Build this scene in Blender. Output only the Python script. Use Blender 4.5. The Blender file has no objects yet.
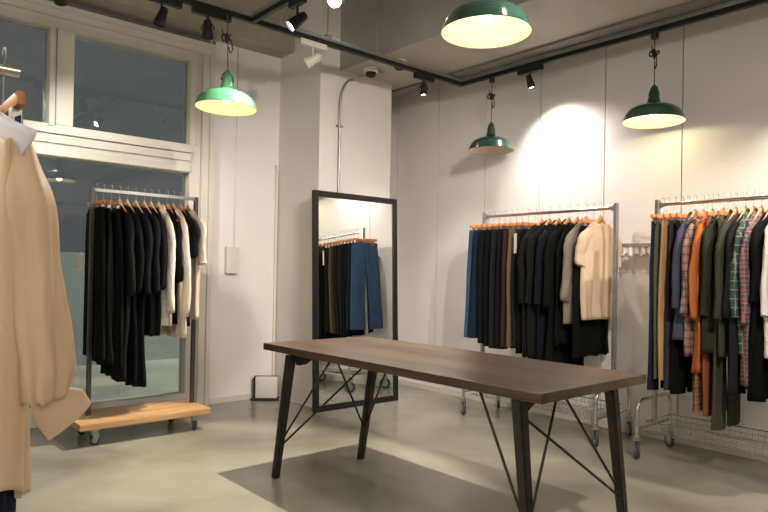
import bpy, bmesh, math, random
from mathutils import Vector, Matrix, noise
from math import sin, cos, pi, sqrt, atan2, radians
random.seed(7)
sc = bpy.context.scene
col = sc.collection

# ------------------------------------------------------------------ materials
def mat(name, color, rough=.6, metal=0., bump=0., bscale=60., var=0., vscale=3., emit=None, estr=0., spec=.5, coat=0., sheen=0.):
    m = bpy.data.materials.new(name); m.use_nodes = True
    nt = m.node_tree; b = nt.nodes['Principled BSDF']
    b.inputs['Base Color'].default_value = (*color, 1)
    b.inputs['Roughness'].default_value = rough
    b.inputs['Metallic'].default_value = metal
    b.inputs['Specular IOR Level'].default_value = spec
    b.inputs['Coat Weight'].default_value = coat
    b.inputs['Sheen Weight'].default_value = sheen
    tc = nt.nodes.new('ShaderNodeTexCoord')
    if var:
        n = nt.nodes.new('ShaderNodeTexNoise'); n.inputs['Scale'].default_value = vscale; n.inputs['Detail'].default_value = 6
        nt.links.new(tc.outputs['Object'], n.inputs['Vector'])
        r = nt.nodes.new('ShaderNodeValToRGB')
        r.color_ramp.elements[0].position = .3; r.color_ramp.elements[1].position = .7
        r.color_ramp.elements[0].color = (*[c*(1-var) for c in color], 1)
        r.color_ramp.elements[1].color = (*[min(1, c*(1+var)) for c in color], 1)
        nt.links.new(n.outputs['Fac'], r.inputs['Fac']); nt.links.new(r.outputs['Color'], b.inputs['Base Color'])
    if bump:
        n = nt.nodes.new('ShaderNodeTexNoise'); n.inputs['Scale'].default_value = bscale; n.inputs['Detail'].default_value = 4
        nt.links.new(tc.outputs['Object'], n.inputs['Vector'])
        bp = nt.nodes.new('ShaderNodeBump'); bp.inputs['Strength'].default_value = bump; bp.inputs['Distance'].default_value = .02
        nt.links.new(n.outputs['Fac'], bp.inputs['Height']); nt.links.new(bp.outputs['Normal'], b.inputs['Normal'])
    if emit:
        b.inputs['Emission Color'].default_value = (*emit, 1); b.inputs['Emission Strength'].default_value = estr
    return m

def plaid(name, base, c1, c2, c3, scale=9.):
    """woven check: wide bands and thin lines across x and z of the garment"""
    m = bpy.data.materials.new(name); m.use_nodes = True
    nt = m.node_tree; N = nt.nodes; L = nt.links; b = N['Principled BSDF']; b.inputs['Roughness'].default_value = .85
    tc = N.new('ShaderNodeTexCoord'); sp = N.new('ShaderNodeSeparateXYZ'); L.new(tc.outputs['Object'], sp.inputs[0])
    def band(out, off, width, mul=1.):
        a = N.new('ShaderNodeMath'); a.operation = 'MULTIPLY_ADD'; L.new(out, a.inputs[0]); a.inputs[1].default_value = scale*mul; a.inputs[2].default_value = off+50
        f = N.new('ShaderNodeMath'); f.operation = 'FRACT'; L.new(a.outputs[0], f.inputs[0])
        l = N.new('ShaderNodeMath'); l.operation = 'LESS_THAN'; L.new(f.outputs[0], l.inputs[0]); l.inputs[1].default_value = width
        return l.outputs[0]
    cur = None
    def mix(fac, colr, amt):
        nonlocal cur
        mx = N.new('ShaderNodeMix'); mx.data_type = 'RGBA'
        s = N.new('ShaderNodeMath'); s.operation = 'MULTIPLY'; L.new(fac, s.inputs[0]); s.inputs[1].default_value = amt
        L.new(s.outputs[0], mx.inputs['Factor'])
        if cur is None: mx.inputs['A'].default_value = (*base, 1)
        else: L.new(cur, mx.inputs['A'])
        mx.inputs['B'].default_value = (*colr, 1); cur = mx.outputs['Result']
    for o in (sp.outputs['X'], sp.outputs['Z']):
        mix(band(o, 0, .42), c1, .55)
    for o in (sp.outputs['X'], sp.outputs['Z']):
        mix(band(o, .3, .12), c2, .85)
        mix(band(o, .72, .07), c3, .8)
    L.new(cur, b.inputs['Base Color'])
    return m

M = {}
M['wall'] = mat('wall_paint', (.80, .775, .76), .75, bump=.08, bscale=25, var=.02, vscale=1.5)
M['pillar'] = mat('pillar_paint', (.74, .72, .69), .75, bump=.08, bscale=25, var=.02, vscale=1.2)
M['concrete'] = mat('bare_concrete', (.36, .325, .255), .8, bump=.25, bscale=14, var=.16, vscale=2.2)
M['soffit'] = mat('soffit_grey', (.42, .39, .33), .55, bump=.1, bscale=10, var=.10, vscale=1.6)
M['beamface'] = mat('beam_face', (.30, .295, .285), .6, bump=.1, bscale=10, var=.10, vscale=2.)
M['flange'] = mat('flange_grey', (.19, .19, .17), .6)
M['frame'] = mat('window_paint', (.66, .635, .56), .5, var=.03)
M['dark_strip'] = mat('strip_grey', (.20, .20, .20), .7)
M['black'] = mat('black_metal', (.012, .012, .012), .45, metal=.3)
M['blackmat'] = mat('black_matt', (.015, .015, .015), .7)
M['steel'] = mat('dark_steel', (.055, .052, .045), .38, metal=.8, var=.2, vscale=20)
M['postgrey'] = mat('brushed_post', (.12, .112, .10), .35, metal=.8, var=.1)
M['chrome'] = mat('chrome', (.62, .61, .58), .22, metal=1.)
M['galv'] = mat('galvanised', (.42, .43, .42), .38, metal=.9, var=.1, vscale=30)
M['rubber'] = mat('grey_rubber', (.05, .055, .06), .6)
M['hub'] = mat('caster_hub', (.45, .46, .46), .45, metal=.2)
M['wood_h'] = mat('hanger_wood', (.60, .25, .09), .42, var=.22, vscale=14)
M['wood_l'] = mat('hanger_wood_pale', (.68, .38, .17), .42, var=.18, vscale=14)
M['green'] = mat('green_enamel', (.09, .29, .14), .2, coat=.6)
M['dgreen'] = mat('dark_green_enamel', (.022, .060, .045), .2, coat=.6)
M['enamel'] = mat('white_enamel', (.66, .61, .46), .4)
M['white'] = mat('white_plastic', (.74, .70, .62), .45)
M['whitep'] = mat('white_paint_metal', (.72, .68, .58), .4)
M['box'] = mat('heater_white', (.70, .63, .58), .5)
M['bulb'] = mat('bulb_glow', (1, .9, .7), .5, emit=(1, .83, .55), estr=2.2)
M['globe'] = mat('fill_globe_glow', (.9, .88, .84), .4, emit=(1, .93, .84), estr=13)
M['led'] = mat('led_glow', (1, 1, 1), .5, emit=(.95, .95, 1), estr=14)
M['ledw'] = mat('led_warm_glow', (1, 1, 1), .5, emit=(1, .93, .85), estr=14)
M['asphalt'] = mat('street_paving', (.34, .36, .31), .8, var=.25, vscale=1.5)
M['outwall'] = mat('street_wall', (.33, .37, .37), .8, var=.05)

# floor: trowelled, sealed concrete
def floor_mat():
    m = bpy.data.materials.new('polished_concrete'); m.use_nodes = True
    nt = m.node_tree; N = nt.nodes; L = nt.links; b = N['Principled BSDF']
    tc = N.new('ShaderNodeTexCoord')
    n1 = N.new('ShaderNodeTexNoise'); n1.inputs['Scale'].default_value = .9; n1.inputs['Detail'].default_value = 5; n1.inputs['Roughness'].default_value = .5; n1.inputs['Distortion'].default_value = .6
    n2 = N.new('ShaderNodeTexNoise'); n2.inputs['Scale'].default_value = 7; n2.inputs['Detail'].default_value = 3
    L.new(tc.outputs['Object'], n1.inputs['Vector']); L.new(tc.outputs['Object'], n2.inputs['Vector'])
    r = N.new('ShaderNodeValToRGB'); r.color_ramp.elements[0].position = .25; r.color_ramp.elements[1].position = .74
    r.color_ramp.elements[0].color = (.15, .145, .112, 1); r.color_ramp.elements[1].color = (.41, .395, .32, 1)
    L.new(n1.outputs['Fac'], r.inputs['Fac'])
    mx = N.new('ShaderNodeMix'); mx.data_type = 'RGBA'; mx.blend_type = 'MULTIPLY'; mx.inputs['Factor'].default_value = .22
    r2 = N.new('ShaderNodeValToRGB'); r2.color_ramp.elements[0].position = .2; r2.color_ramp.elements[0].color = (.6, .6, .6, 1); r2.color_ramp.elements[1].position = .8
    L.new(n2.outputs['Fac'], r2.inputs['Fac']); L.new(r.outputs['Color'], mx.inputs['A']); L.new(r2.outputs['Color'], mx.inputs['B'])
    L.new(mx.outputs['Result'], b.inputs['Base Color'])
    rr = N.new('ShaderNodeMapRange'); rr.inputs['To Min'].default_value = .17; rr.inputs['To Max'].default_value = .26
    L.new(n1.outputs['Fac'], rr.inputs['Value']); L.new(rr.outputs['Result'], b.inputs['Roughness'])
    bp = N.new('ShaderNodeBump'); bp.inputs['Strength'].default_value = .04; bp.inputs['Distance'].default_value = .02
    L.new(n2.outputs['Fac'], bp.inputs['Height']); L.new(bp.outputs['Normal'], b.inputs['Normal'])
    return m
M['floor'] = floor_mat()

def wood_mat(name, ca, cb, axis='Y', rough=.32, planks=.1, sc_=1.):
    m = bpy.data.materials.new(name); m.use_nodes = True
    nt = m.node_tree; N = nt.nodes; L = nt.links; b = N['Principled BSDF']; b.inputs['Roughness'].default_value = rough
    tc = N.new('ShaderNodeTexCoord'); mp = N.new('ShaderNodeMapping')
    L.new(tc.outputs['Object'], mp.inputs['Vector'])
    mp.inputs['Scale'].default_value = (14*sc_, 1.1*sc_, 14*sc_) if axis == 'Y' else (1.1*sc_, 14*sc_, 14*sc_)
    n = N.new('ShaderNodeTexNoise'); n.inputs['Scale'].default_value = 1.6; n.inputs['Detail'].default_value = 7; n.inputs['Distortion'].default_value = .5
    L.new(mp.outputs['Vector'], n.inputs['Vector'])
    sp = N.new('ShaderNodeSeparateXYZ'); L.new(tc.outputs['Object'], sp.inputs[0])
    a = N.new('ShaderNodeMath'); a.operation = 'MULTIPLY'; a.inputs[1].default_value = 1/planks; L.new(sp.outputs['X' if axis == 'Y' else 'Y'], a.inputs[0])
    fl = N.new('ShaderNodeMath'); fl.operation = 'FLOOR'; L.new(a.outputs[0], fl.inputs[0])
    wn = N.new('ShaderNodeTexWhiteNoise'); wn.noise_dimensions = '1D'; L.new(fl.outputs[0], wn.inputs['W'])
    ad = N.new('ShaderNodeMath'); ad.operation = 'MULTIPLY_ADD'; L.new(wn.outputs['Value'], ad.inputs[0]); ad.inputs[1].default_value = .22; L.new(n.outputs['Fac'], ad.inputs[2])
    r = N.new('ShaderNodeValToRGB'); r.color_ramp.elements[0].position = .38; r.color_ramp.elements[1].position = .82
    r.color_ramp.elements[0].color = (*ca, 1); r.color_ramp.elements[1].color = (*cb, 1)
    L.new(ad.outputs[0], r.inputs['Fac']); L.new(r.outputs['Color'], b.inputs['Base Color'])
    bp = N.new('ShaderNodeBump'); bp.inputs['Strength'].default_value = .15; bp.inputs['Distance'].default_value = .004
    L.new(n.outputs['Fac'], bp.inputs['Height']); L.new(bp.outputs['Normal'], b.inputs['Normal'])
    return m
M['table'] = wood_mat('walnut_boards', (.045, .027, .016), (.112, .070, .042), 'Y', .34, .11)
M['plank'] = wood_mat('oak_plank', (.42, .23, .10), (.66, .42, .22), 'X', .45, .15)

def glass_mat():
    m = bpy.data.materials.new('window_glass'); m.use_nodes = True
    nt = m.node_tree; N = nt.nodes; L = nt.links; N.remove(N['Principled BSDF']); out = N['Material Output']
    t = N.new('ShaderNodeBsdfTransparent'); t.inputs['Color'].default_value = (.84, .87, .86, 1)
    g = N.new('ShaderNodeBsdfGlossy'); g.inputs['Roughness'].default_value = .0; g.inputs['Color'].default_value = (.92, .98, .98, 1)
    fr = N.new('ShaderNodeFresnel'); fr.inputs['IOR'].default_value = 1.75
    mx = N.new('ShaderNodeMixShader'); L.new(fr.outputs[0], mx.inputs[0]); L.new(t.outputs[0], mx.inputs[1]); L.new(g.outputs[0], mx.inputs[2])
    L.new(mx.outputs[0], out.inputs['Surface']); return m
M['glass'] = glass_mat()
m_ = bpy.data.materials.new('mirror_silver'); m_.use_nodes = True
b_ = m_.node_tree.nodes['Principled BSDF']; b_.inputs['Metallic'].default_value = 1; b_.inputs['Roughness'].default_value = .012; b_.inputs['Base Color'].default_value = (.86, .90, .87, 1)
M['mirror'] = m_

def cloth(name, c, rough=.9, var=.06, bump=.1):
    M[name] = mat(name, c, rough, bump=bump, bscale=160, var=var, vscale=7, sheen=.0, spec=.12)
cloth('black_cloth', (.0045, .005, .005)); cloth('black_soft', (.008, .0085, .0085)); cloth('black_blue', (.006, .008, .012)); cloth('charcoal', (.014, .0145, .016))
cloth('denim_dark', (.045, .08, .145), var=.2); cloth('denim_ink', (.010, .020, .034)); cloth('denim_mid', (.07, .17, .30), var=.25); cloth('denim_navy', (.018, .022, .05))
cloth('brown_dark', (.035, .022, .018)); cloth('khaki_brown', (.14, .10, .065)); cloth('taupe', (.20, .175, .145)); cloth('cream_knit', (.58, .44, .32))
cloth('offwhite', (.66, .62, .54)); cloth('offwhite_warm', (.70, .60, .52)); cloth('white_cloth', (.78, .76, .74))
cloth('cream_silk', (.76, .56, .375), rough=.55, var=.03, bump=.03)
cloth('white_sheer', (.80, .78, .84), rough=.8)
cloth('olive_grey', (.10, .10, .065)); cloth('tan', (.42, .25, .12)); cloth('slate', (.035, .036, .045)); cloth('jean_blue', (.055, .062, .095), var=.2)
cloth('orange', (.44, .13, .04)); cloth('rust', (.22, .075, .035)); cloth('dark_olive', (.026, .028, .019)); cloth('olive', (.060, .060, .042)); cloth('moss', (.045, .047, .036))
cloth('grey_green', (.10, .105, .09))
M['plaid_brown'] = plaid('plaid_brown', (.20, .15, .15), (.42, .16, .08), (.035, .035, .04), (.30, .24, .26), 19)
M['plaid_orange'] = plaid('plaid_orange', (.42, .20, .08), (.50, .22, .08), (.02, .02, .02), (.05, .03, .02), 19)
M['plaid_green'] = plaid('plaid_green', (.02, .04, .038), (.02, .085, .06), (.26, .28, .25), (.02, .02, .04), 19)
M['plaid_navy'] = plaid('plaid_navy', (.10, .09, .12), (.06, .05, .07), (.42, .12, .10), (.40, .38, .36), 19)
M['tag'] = mat('paper_tag', (.62, .58, .48), .7)
M['leather'] = mat('leather_patch', (.20, .09, .04), .6)

# ------------------------------------------------------------------ mesh helpers
class MB:
    def __init__(s): s.bm = bmesh.new()
    def box(s, x0, x1, y0, y1, z0, z1, mtx=None, bev=0.):
        vs = [s.bm.verts.new((x, y, z)) for x in (x0, x1) for y in (y0, y1) for z in (z0, z1)]
        f = [(0, 1, 3, 2), (4, 6, 7, 5), (0, 4, 5, 1), (2, 3, 7, 6), (0, 2, 6, 4), (1, 5, 7, 3)]
        fs = [s.bm.faces.new([vs[i] for i in q]) for q in f]
        if mtx is not None: bmesh.ops.transform(s.bm, matrix=mtx, verts=vs)
        if bev:
            es = list({e for q in fs for e in q.edges})
            bmesh.ops.bevel(s.bm, geom=es, offset=bev, segments=2, affect='EDGES', profile=.6)
        return s
    def ring_tube(s, pts, rad, n=12, caps=True, closed=False):
        """tube along pts; rad number or list; each rad may be a (ra, rb) pair"""
        pts = [Vector(p) for p in pts]; k = len(pts); rings = []
        if not isinstance(rad, (list, tuple)): rad = [rad]*k
        prev = None
        for i, p in enumerate(pts):
            if closed: t = (pts[(i+1) % k]-pts[i-1]).normalized()
            else: t = ((pts[min(i+1, k-1)]-pts[max(i-1, 0)])).normalized()
            if prev is None:
                a = Vector((0, 0, 1)) if abs(t.z) < .9 else Vector((0, 1, 0))
                u = t.cross(a).normalized()
            else:
                u = (prev-t*prev.dot(t)); u = u.normalized() if u.length > 1e-6 else t.orthogonal().normalized()
            prev = u; v = t.cross(u)
            r = rad[i]; ra, rb = r if isinstance(r, (tuple, list)) else (r, r)
            rings.append([s.bm.verts.new(p+u*cos(2*pi*j/n)*ra+v*sin(2*pi*j/n)*rb) for j in range(n)])
        for i in range(k-1 if not closed else k):
            a, b = rings[i], rings[(i+1) % k]
            for j in range(n): s.bm.faces.new((a[j], a[(j+1) % n], b[(j+1) % n], b[j]))
        if caps and not closed:
            s.bm.faces.new(rings[0][::-1]); s.bm.faces.new(rings[-1])
        return s
    def lathe(s, prof, n=40, mtx=None, closed_loop=False):
        vs = []; rings = []
        for r, z in prof:
            ring = [s.bm.verts.new((r*cos(2*pi*j/n), r*sin(2*pi*j/n), z)) for j in range(n)] if r > 1e-5 else [s.bm.verts.new((0, 0, z))]
            rings.append(ring); vs += ring
        for a, b in zip(rings, rings[1:]):
            for j in range(n):
                if len(a) == 1 and len(b) == 1: continue
                if len(a) == 1: s.bm.faces.new((a[0], b[(j+1) % n], b[j]))
                elif len(b) == 1: s.bm.faces.new((a[j], a[(j+1) % n], b[0]))
                else: s.bm.faces.new((a[j], a[(j+1) % n], b[(j+1) % n], b[j]))
        if mtx is not None: bmesh.ops.transform(s.bm, matrix=mtx, verts=vs)
        return s
    def loops(s, rings, cap0=False, cap1=False):
        rr = [[s.bm.verts.new(p) for p in r] for r in rings]
        n = len(rr[0])
        for a, b in zip(rr, rr[1:]):
            for j in range(n): s.bm.faces.new((a[j], a[(j+1) % n], b[(j+1) % n], b[j]))
        if cap0: s.bm.faces.new(rr[0][::-1])
        if cap1: s.bm.faces.new(rr[-1])
        return s
    def prism(s, poly, axis, a, b):
        """poly in the two other axes, extruded from a to b along axis (0,1,2)"""
        def P(p, t):
            q = list(p); q.insert(axis, t); return q
        A = [s.bm.verts.new(P(p, a)) for p in poly]; B = [s.bm.verts.new(P(p, b)) for p in poly]
        n = len(poly); s.bm.faces.new(A[::-1]); s.bm.faces.new(B)
        for j in range(n): s.bm.faces.new((A[j], A[(j+1) % n], B[(j+1) % n], B[j]))
        return s
    def build(s, name, m, parent=None, smooth=True, loc=None, angle=.7):
        bmesh.ops.recalc_face_normals(s.bm, faces=s.bm.faces)
        me = bpy.data.meshes.new(name)
        if smooth:
            for f in s.bm.faces: f.smooth = True
            for e in s.bm.edges:
                if len(e.link_faces) == 2 and e.calc_face_angle(0) > angle: e.smooth = False
        s.bm.to_mesh(me); s.bm.free(); me.materials.append(m)
        o = bpy.data.objects.new(name, me); col.objects.link(o)
        if parent is not None: o.parent = parent
        if loc: o.location = loc
        return o
def tag(o, label=None, cat=None, group=None, kind=None):
    if label: o['label'] = label
    if cat: o['category'] = cat
    if group: o['group'] = group
    if kind: o['kind'] = kind
    return o
def empty(name, loc, rz=0.):
    o = bpy.data.objects.new(name, None); col.objects.link(o); o.location = loc; o.rotation_euler = (0, 0, rz); o.empty_display_size = .1; return o
def struct(o): o['kind'] = 'structure'; return o
def kids(o): return [c for c in col.objects if c.parent is o]
def copy_tree(o, parent=None):
    c = o.copy(); col.objects.link(c); c.parent = parent
    for ch in kids(o): copy_tree(ch, c)
    return c

# ------------------------------------------------------------------ room shell
XR, YB = 4.73, 5.33          # right wall face, window/back wall face
XL, YF = -2.6, -3.6          # rest of the shop behind the camera
PX0, PX1, PY = 3.295, 4.135, 4.66
ZC = 3.72
struct(MB().box(XL-.2, XR+.2, YF-.2, YB+.0, -.12, 0).build('floor', M['floor'], smooth=False))
# high ceiling slab plus lower soffit on the right, with a grey flange and a recess along the right wall
struct(MB().box(XL-.2, XR+.3, YF-.2, YB+.25, ZC, ZC+.15).build('ceiling', M['concrete'], smooth=False))
s = MB().box(3.52, 4.27, YF, YB, 3.02, ZC-.001)
struct(s.build('ceiling_soffit', M['soffit'], smooth=False))
struct(MB().box(3.505, 3.519, YF, PY-.001, 3.02, ZC-.002).build('trim_1', M['beamface'], smooth=False))
struct(MB().box(4.271, 4.41, YF, YB-.001, 3.0, 3.08).build('trim_2', M['flange'], smooth=False))
struct(MB().box(4.30, XR+.02, YF, YB-.001, 3.42, ZC-.001).build('trim_3', M['soffit'], smooth=False))
# right wall: backing slab and tall panels with open joints
wr_ = struct(MB().box(XR+.012, XR+.2, YF-.2, YB+.2, 0, ZC).build('wall_right', M['dark_strip'], smooth=False))
ys = [2.125+.617*k for k in range(-10, 6)]; ys = [YF-.1]+ys+[YB-.001]
for a, b in zip(ys, ys[1:]):
    if b-a < .05: continue
    struct(MB().box(XR, XR+.011, a+.0045, b-.0045, .0, ZC-.01, bev=0).build('wall_panel', M['wall'], wr_, smooth=False))
struct(MB().box(XR-.012, XR, YF, YB-.1, 0, .055, bev=.002).build('baseboard_right', M['frame'], smooth=False))
# back wall right of the window and the pillar
struct(MB().box(2.575, XR+.2, YB, YB+.2, 0, ZC).build('wall_back', M['wall'], smooth=False))
struct(MB().box(PX0, PX1, PY, YB-.001, 0, ZC-.003, bev=.0).build('wall_pillar', M['pillar'], smooth=False))
struct(MB().box(XL, PX0-.001, 5.08, YB+.02, 3.24, ZC-.002).build('trim_4', M['concrete'], smooth=False))
struct(MB().box(XL, 2.585, YB+.002, YB+.20, 3.10, 3.239).build('wall_window_head', M['dark_strip'], smooth=False))  # dark grey colour carries the shade under the beam
struct(MB().box(XL-.2, XL, YF, YB+.2, 0, ZC).build('wall_left', M['wall'], smooth=False))
struct(MB().box(XL-.2, XR+.2, YF-.2, YF, 0, ZC).build('wall_front', M['wall'], smooth=False))
struct(MB().box(2.62, PX0-.002, YB-.012, YB-.0005, 0, .05).build('baseboard_back', M['frame'], smooth=False))

# window: painted frame, two upper lights, deep transom, big lower pane
win = struct(empty('window_1', (0, 0, 0)))
def wbox(name, *a, m='frame', bev=.004): 
    return struct(MB().box(*a, bev=bev).build(name, M[m], win, smooth=False))
Y0 = YB-.035
wbox('window_frame', XL, 2.575, Y0-.02, YB+.12, 3.085, 3.165)         # head casing
wbox('window_frame', XL, 2.555, Y0-.045, Y0-.02, 3.135, 3.175)        # head bead
wbox('window_frame', XL, 2.50, Y0+.012, YB+.11, 3.0, 3.085)
wbox('window_frame', 2.485, 2.575, Y0-.02, YB+.12, 0.0, 3.085)        # right jamb
wbox('window_frame', 2.545, 2.585, Y0-.045, Y0-.02, 0.0, 3.175)
wbox('window_frame', 2.385, 2.484, Y0+.012, YB+.11, 0.0, 3.0)
wbox('window_frame', 2.435, 2.452, Y0-.004, Y0+.014, 2.275, 3.06)
wbox('mullion', 1.262, 1.435, Y0-.001, YB+.11, 2.275, 3.0)
wbox('mullion', 1.262, 1.295, Y0-.014, Y0, 2.26, 3.0)
wbox('mullion', 1.306, 1.312, Y0-.006, Y0, 2.27, 3.0, m='dark_strip', bev=.001)
wbox('mullion', -.55, -.38, Y0-.001, YB+.11, 2.275, 3.0)
wbox('transom', XL, 2.384, Y0+.005, YB+.11, 2.03, 2.275)
wbox('transom', XL, 2.39, Y0-.03, Y0+.006, 2.20, 2.235)
wbox('transom', XL, 2.39, Y0-.012, Y0+.006, 2.13, 2.195)
wbox('transom', XL, 2.384, Y0-.012, Y0+.006, 2.035, 2.10)
wbox('sill', XL, 2.384, Y0+.0, YB+.11, 0, .12)
wbox('sill', XL, 2.384, Y0-.02, Y0, 0, .05)
wbox('mullion', .05, .18, Y0, YB+.1, .12, 2.03)
for a, b, z0, z1 in [(1.435, 2.385, 2.275, 3.0), (-.38, 1.262, 2.275, 3.0), (XL, -.55, 2.275, 3.0), (.18, 2.385, .12, 2.03), (XL, .05, .12, 2.03)]:
    struct(MB().box(a, b, YB+.05, YB+.056, z0, z1).build('pane', M['glass'], win, smooth=False))
struct(MB().box(2.586, 2.615, YB-.012, YB-.0005, 0, 3.23).build('trim_5', M['dark_strip'], smooth=False))
# street outside: paving and a low rendered wall across it
struct(MB().box(-9, 9, YB+.2, 16, -.2, -.03).build('ground_street', M['asphalt'], smooth=False))
struct(MB().box(-9, 9, 8.5, 8.9, -.1, 1.38).build('wall_street', M['outwall'], smooth=False))

sl_ = empty('street_fill_lamp', (7.6, 7.0, 0)); tag(sl_, 'added fill lamp beyond the window, out on the pavement', 'fill lamp')  # unseen lamp, added to light the street wall and paving
MB().ring_tube([(0, 0, -.03), (0, 0, 4.2), (-.15, 0, 4.4), (-.5, 0, 4.45)], .05, 12).build('post', M['black'], sl_)
MB().box(-.8, -.4, -.12, .12, 4.40, 4.48, bev=.01).build('lamp_head', M['black'], sl_, smooth=False)
ld = bpy.data.lights.new('street_fill', 'POINT'); ld.energy = 420; ld.color = (1, .97, .86); ld.shadow_soft_size = .1
lo = bpy.data.objects.new('street_fill', ld); col.objects.link(lo); lo.parent = sl_; lo.location = (-.6, 0, 4.3)

# ------------------------------------------------------------------ tracks, spots, pendants
ZT = 2.93
tr = empty('lighting_track', (4.42, 4.02, ZT)); tag(tr, 'black ceiling lighting track bent at right angles, with a short branch', 'track')
def tloc(mb): bmesh.ops.translate(mb.bm, verts=mb.bm.verts, vec=-Vector((4.42, 4.02, ZT))); return mb
def track(name, *a):
    tloc(MB().box(*a, bev=.003)).build(name, M['black'], tr, smooth=False)
track('rail', XL+.3, 4.44, 4.0, 4.036, ZT, ZT+.034)
track('rail', 4.404, 4.44, YF+.4, 3.999, ZT, ZT+.034)
track('rail', 2.232, 2.268, -.6, 3.999, ZT, ZT+.034)
def chan(*a): tloc(MB().box(*a, bev=.002)).build('channel', M['galv'], tr, smooth=False)
chan(XL+.3, 4.44, 3.998, 4.038, ZT+.035, ZT+.062); chan(4.402, 4.442, YF+.4, 3.997, ZT+.035, ZT+.062); chan(2.23, 2.27, -.6, 3.997, ZT+.035, ZT+.062)
for x, y in [(2.9, 4.018), (.6, 4.018), (1.75, 4.018), (3.4, 4.018), (4.422, 3.55), (4.422, 2.25), (4.422, .8), (2.25, 2.9), (2.25, .6)]:
    top = ZC if x < 3.5 else (3.42 if y < 3.9 or x > 4.41 else 3.02)
    tloc(MB().ring_tube([(x, y, ZT+.06), (x, y, top)], .005, 8)).build('hanging_rod', M['galv'], tr)
    tloc(MB().box(x-.022, x+.022, y-.026, y+.026, ZT+.05, ZT+.085, bev=.003)).build('clamp', M['galv'], tr, smooth=False)

def spot_head(loc, aim, white=False, lit=None, power=0, angle=50, colr=(1, .9, .8), blend=.35, label='', adapter=(.12, 'X'), size=1., lsize=.03, extra=0):
    """track spotlight: adapter on the rail, yoke and can aimed at a point"""
    root = empty('spotlight', loc); tag(root, label, 'spotlight')
    mm = M['whitep'] if white else M['black']
    L_, ax = adapter
    a = MB()
    if ax == 'X': a.box(-L_/2, L_/2, -.02, .02, -.045, -.001, bev=.004)
    else: a.box(-.02, .02, -L_/2, L_/2, -.045, -.001, bev=.004)
    a.build('adapter', mm, root, smooth=False)
    p = Vector((0, 0, -.12*size-.03)); d = (Vector(aim)-Vector(loc)-p).normalized()
    MB().ring_tube([(0, 0, -.04), (0, 0, -.075), (0, 0, p.z+.02)], .008, 10).build('stem', mm, root)
    q = d.to_track_quat('Z', 'Y').to_matrix().to_4x4(); mtx = Matrix.Translation(p) @ q @ Matrix.Scale(size, 4)
    MB().lathe([(0, -.075), (.022, -.075), (.030, -.065), (.034, -.02), (.040, .02), (.044, .06), (.044, .066), (.038, .066), (.034, .045), (0, .045)], 28, mtx).build('can', mm, root)
    # yoke
    sd = q @ Vector((1, 0, 0)); MB().ring_tube([p+sd*.05*size*cos(t)+Vector((0, 0, 1))*.06*size*sin(t) for t in [pi*k/12 for k in range(13)]], .004, 8).build('yoke', mm, root)
    MB().lathe([(0, .049), (.036, .049), (.036, .052), (0, .054)], 24, mtx).build('lamp', lit if lit else M['blackmat'], root)
    if power:
        ld = bpy.data.lights.new('spot_beam', 'SPOT'); ld.energy = power; ld.spot_size = radians(angle); ld.spot_blend = blend; ld.color = colr; ld.shadow_soft_size = lsize
        lo = bpy.data.objects.new('spot_beam', ld); col.objects.link(lo); lo.parent = root
        lo.location = p+d*.075*size; lo.rotation_euler = (-d).to_track_quat('Z', 'Y').to_euler()
    return root

spot_head((1.60, 4.018, ZT), (.9, 4.2, .5), label='black unlit spotlight on the track, farther from the green pendant', adapter=(.26, 'X'), size=.85)
spot_head((1.915, 4.018, ZT), (2.1, 4.3, .6), label='black unlit spotlight on the track, next to the bright green pendant', adapter=(.22, 'X'), size=.85)
spot_head((3.94, 4.018, ZT), (3.98, 4.08, 0), lit=M['ledw'], power=22, angle=85, colr=(1, .9, .8), blend=.8, label='black spotlight pointing straight down near the corner of the track', adapter=(.22, 'X'), size=.78)
spot_head((2.765, 4.018, ZT), (2.1, 4.5, 2.3), white=True, label='white spotlight head hung under the black track before the pillar', adapter=(.24, 'X'), size=.9)
spot_head((2.25, 3.45, ZT), (1.2, 3.9, 1.75), lit=M['led'], power=26, angle=95, colr=(1, .97, .93), blend=.6, label='black spotlight with a small white glow on the branch track', adapter=(.16, 'Y'), size=.95)
spot_head((4.422, 3.25, ZT), (4.66, 2.98, 1.55), lit=M['ledw'], power=25, angle=125, colr=(1, .86, .80), blend=1., label='black lit spotlight on the right track between the two small pendants', adapter=(.24, 'Y'), size=.78)
# white spotlight facing the camera, above the branch track
spot_head((2.32, 3.14, 2.99), (.3, .9, 1.9), white=True, lit=M['ledw'], power=45, angle=95, colr=(1, .93, .82), blend=.7, label='white round spotlight glowing brightly at the top of the view', adapter=(.10, 'Y'), size=1.05)
MB().box(2.28, 2.36, 3.0, 3.3, 2.991, 3.05).build('ceiling_bracket', M['galv'], smooth=False)
bk = col.objects[-1]; tag(bk, 'thin grey bracket that carries the glowing white spotlight', 'bracket')
MB().ring_tube([(2.32, 3.14, 3.05), (2.32, 3.14, ZC)], .006, 8).build('rod', M['galv'], bk)

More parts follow.
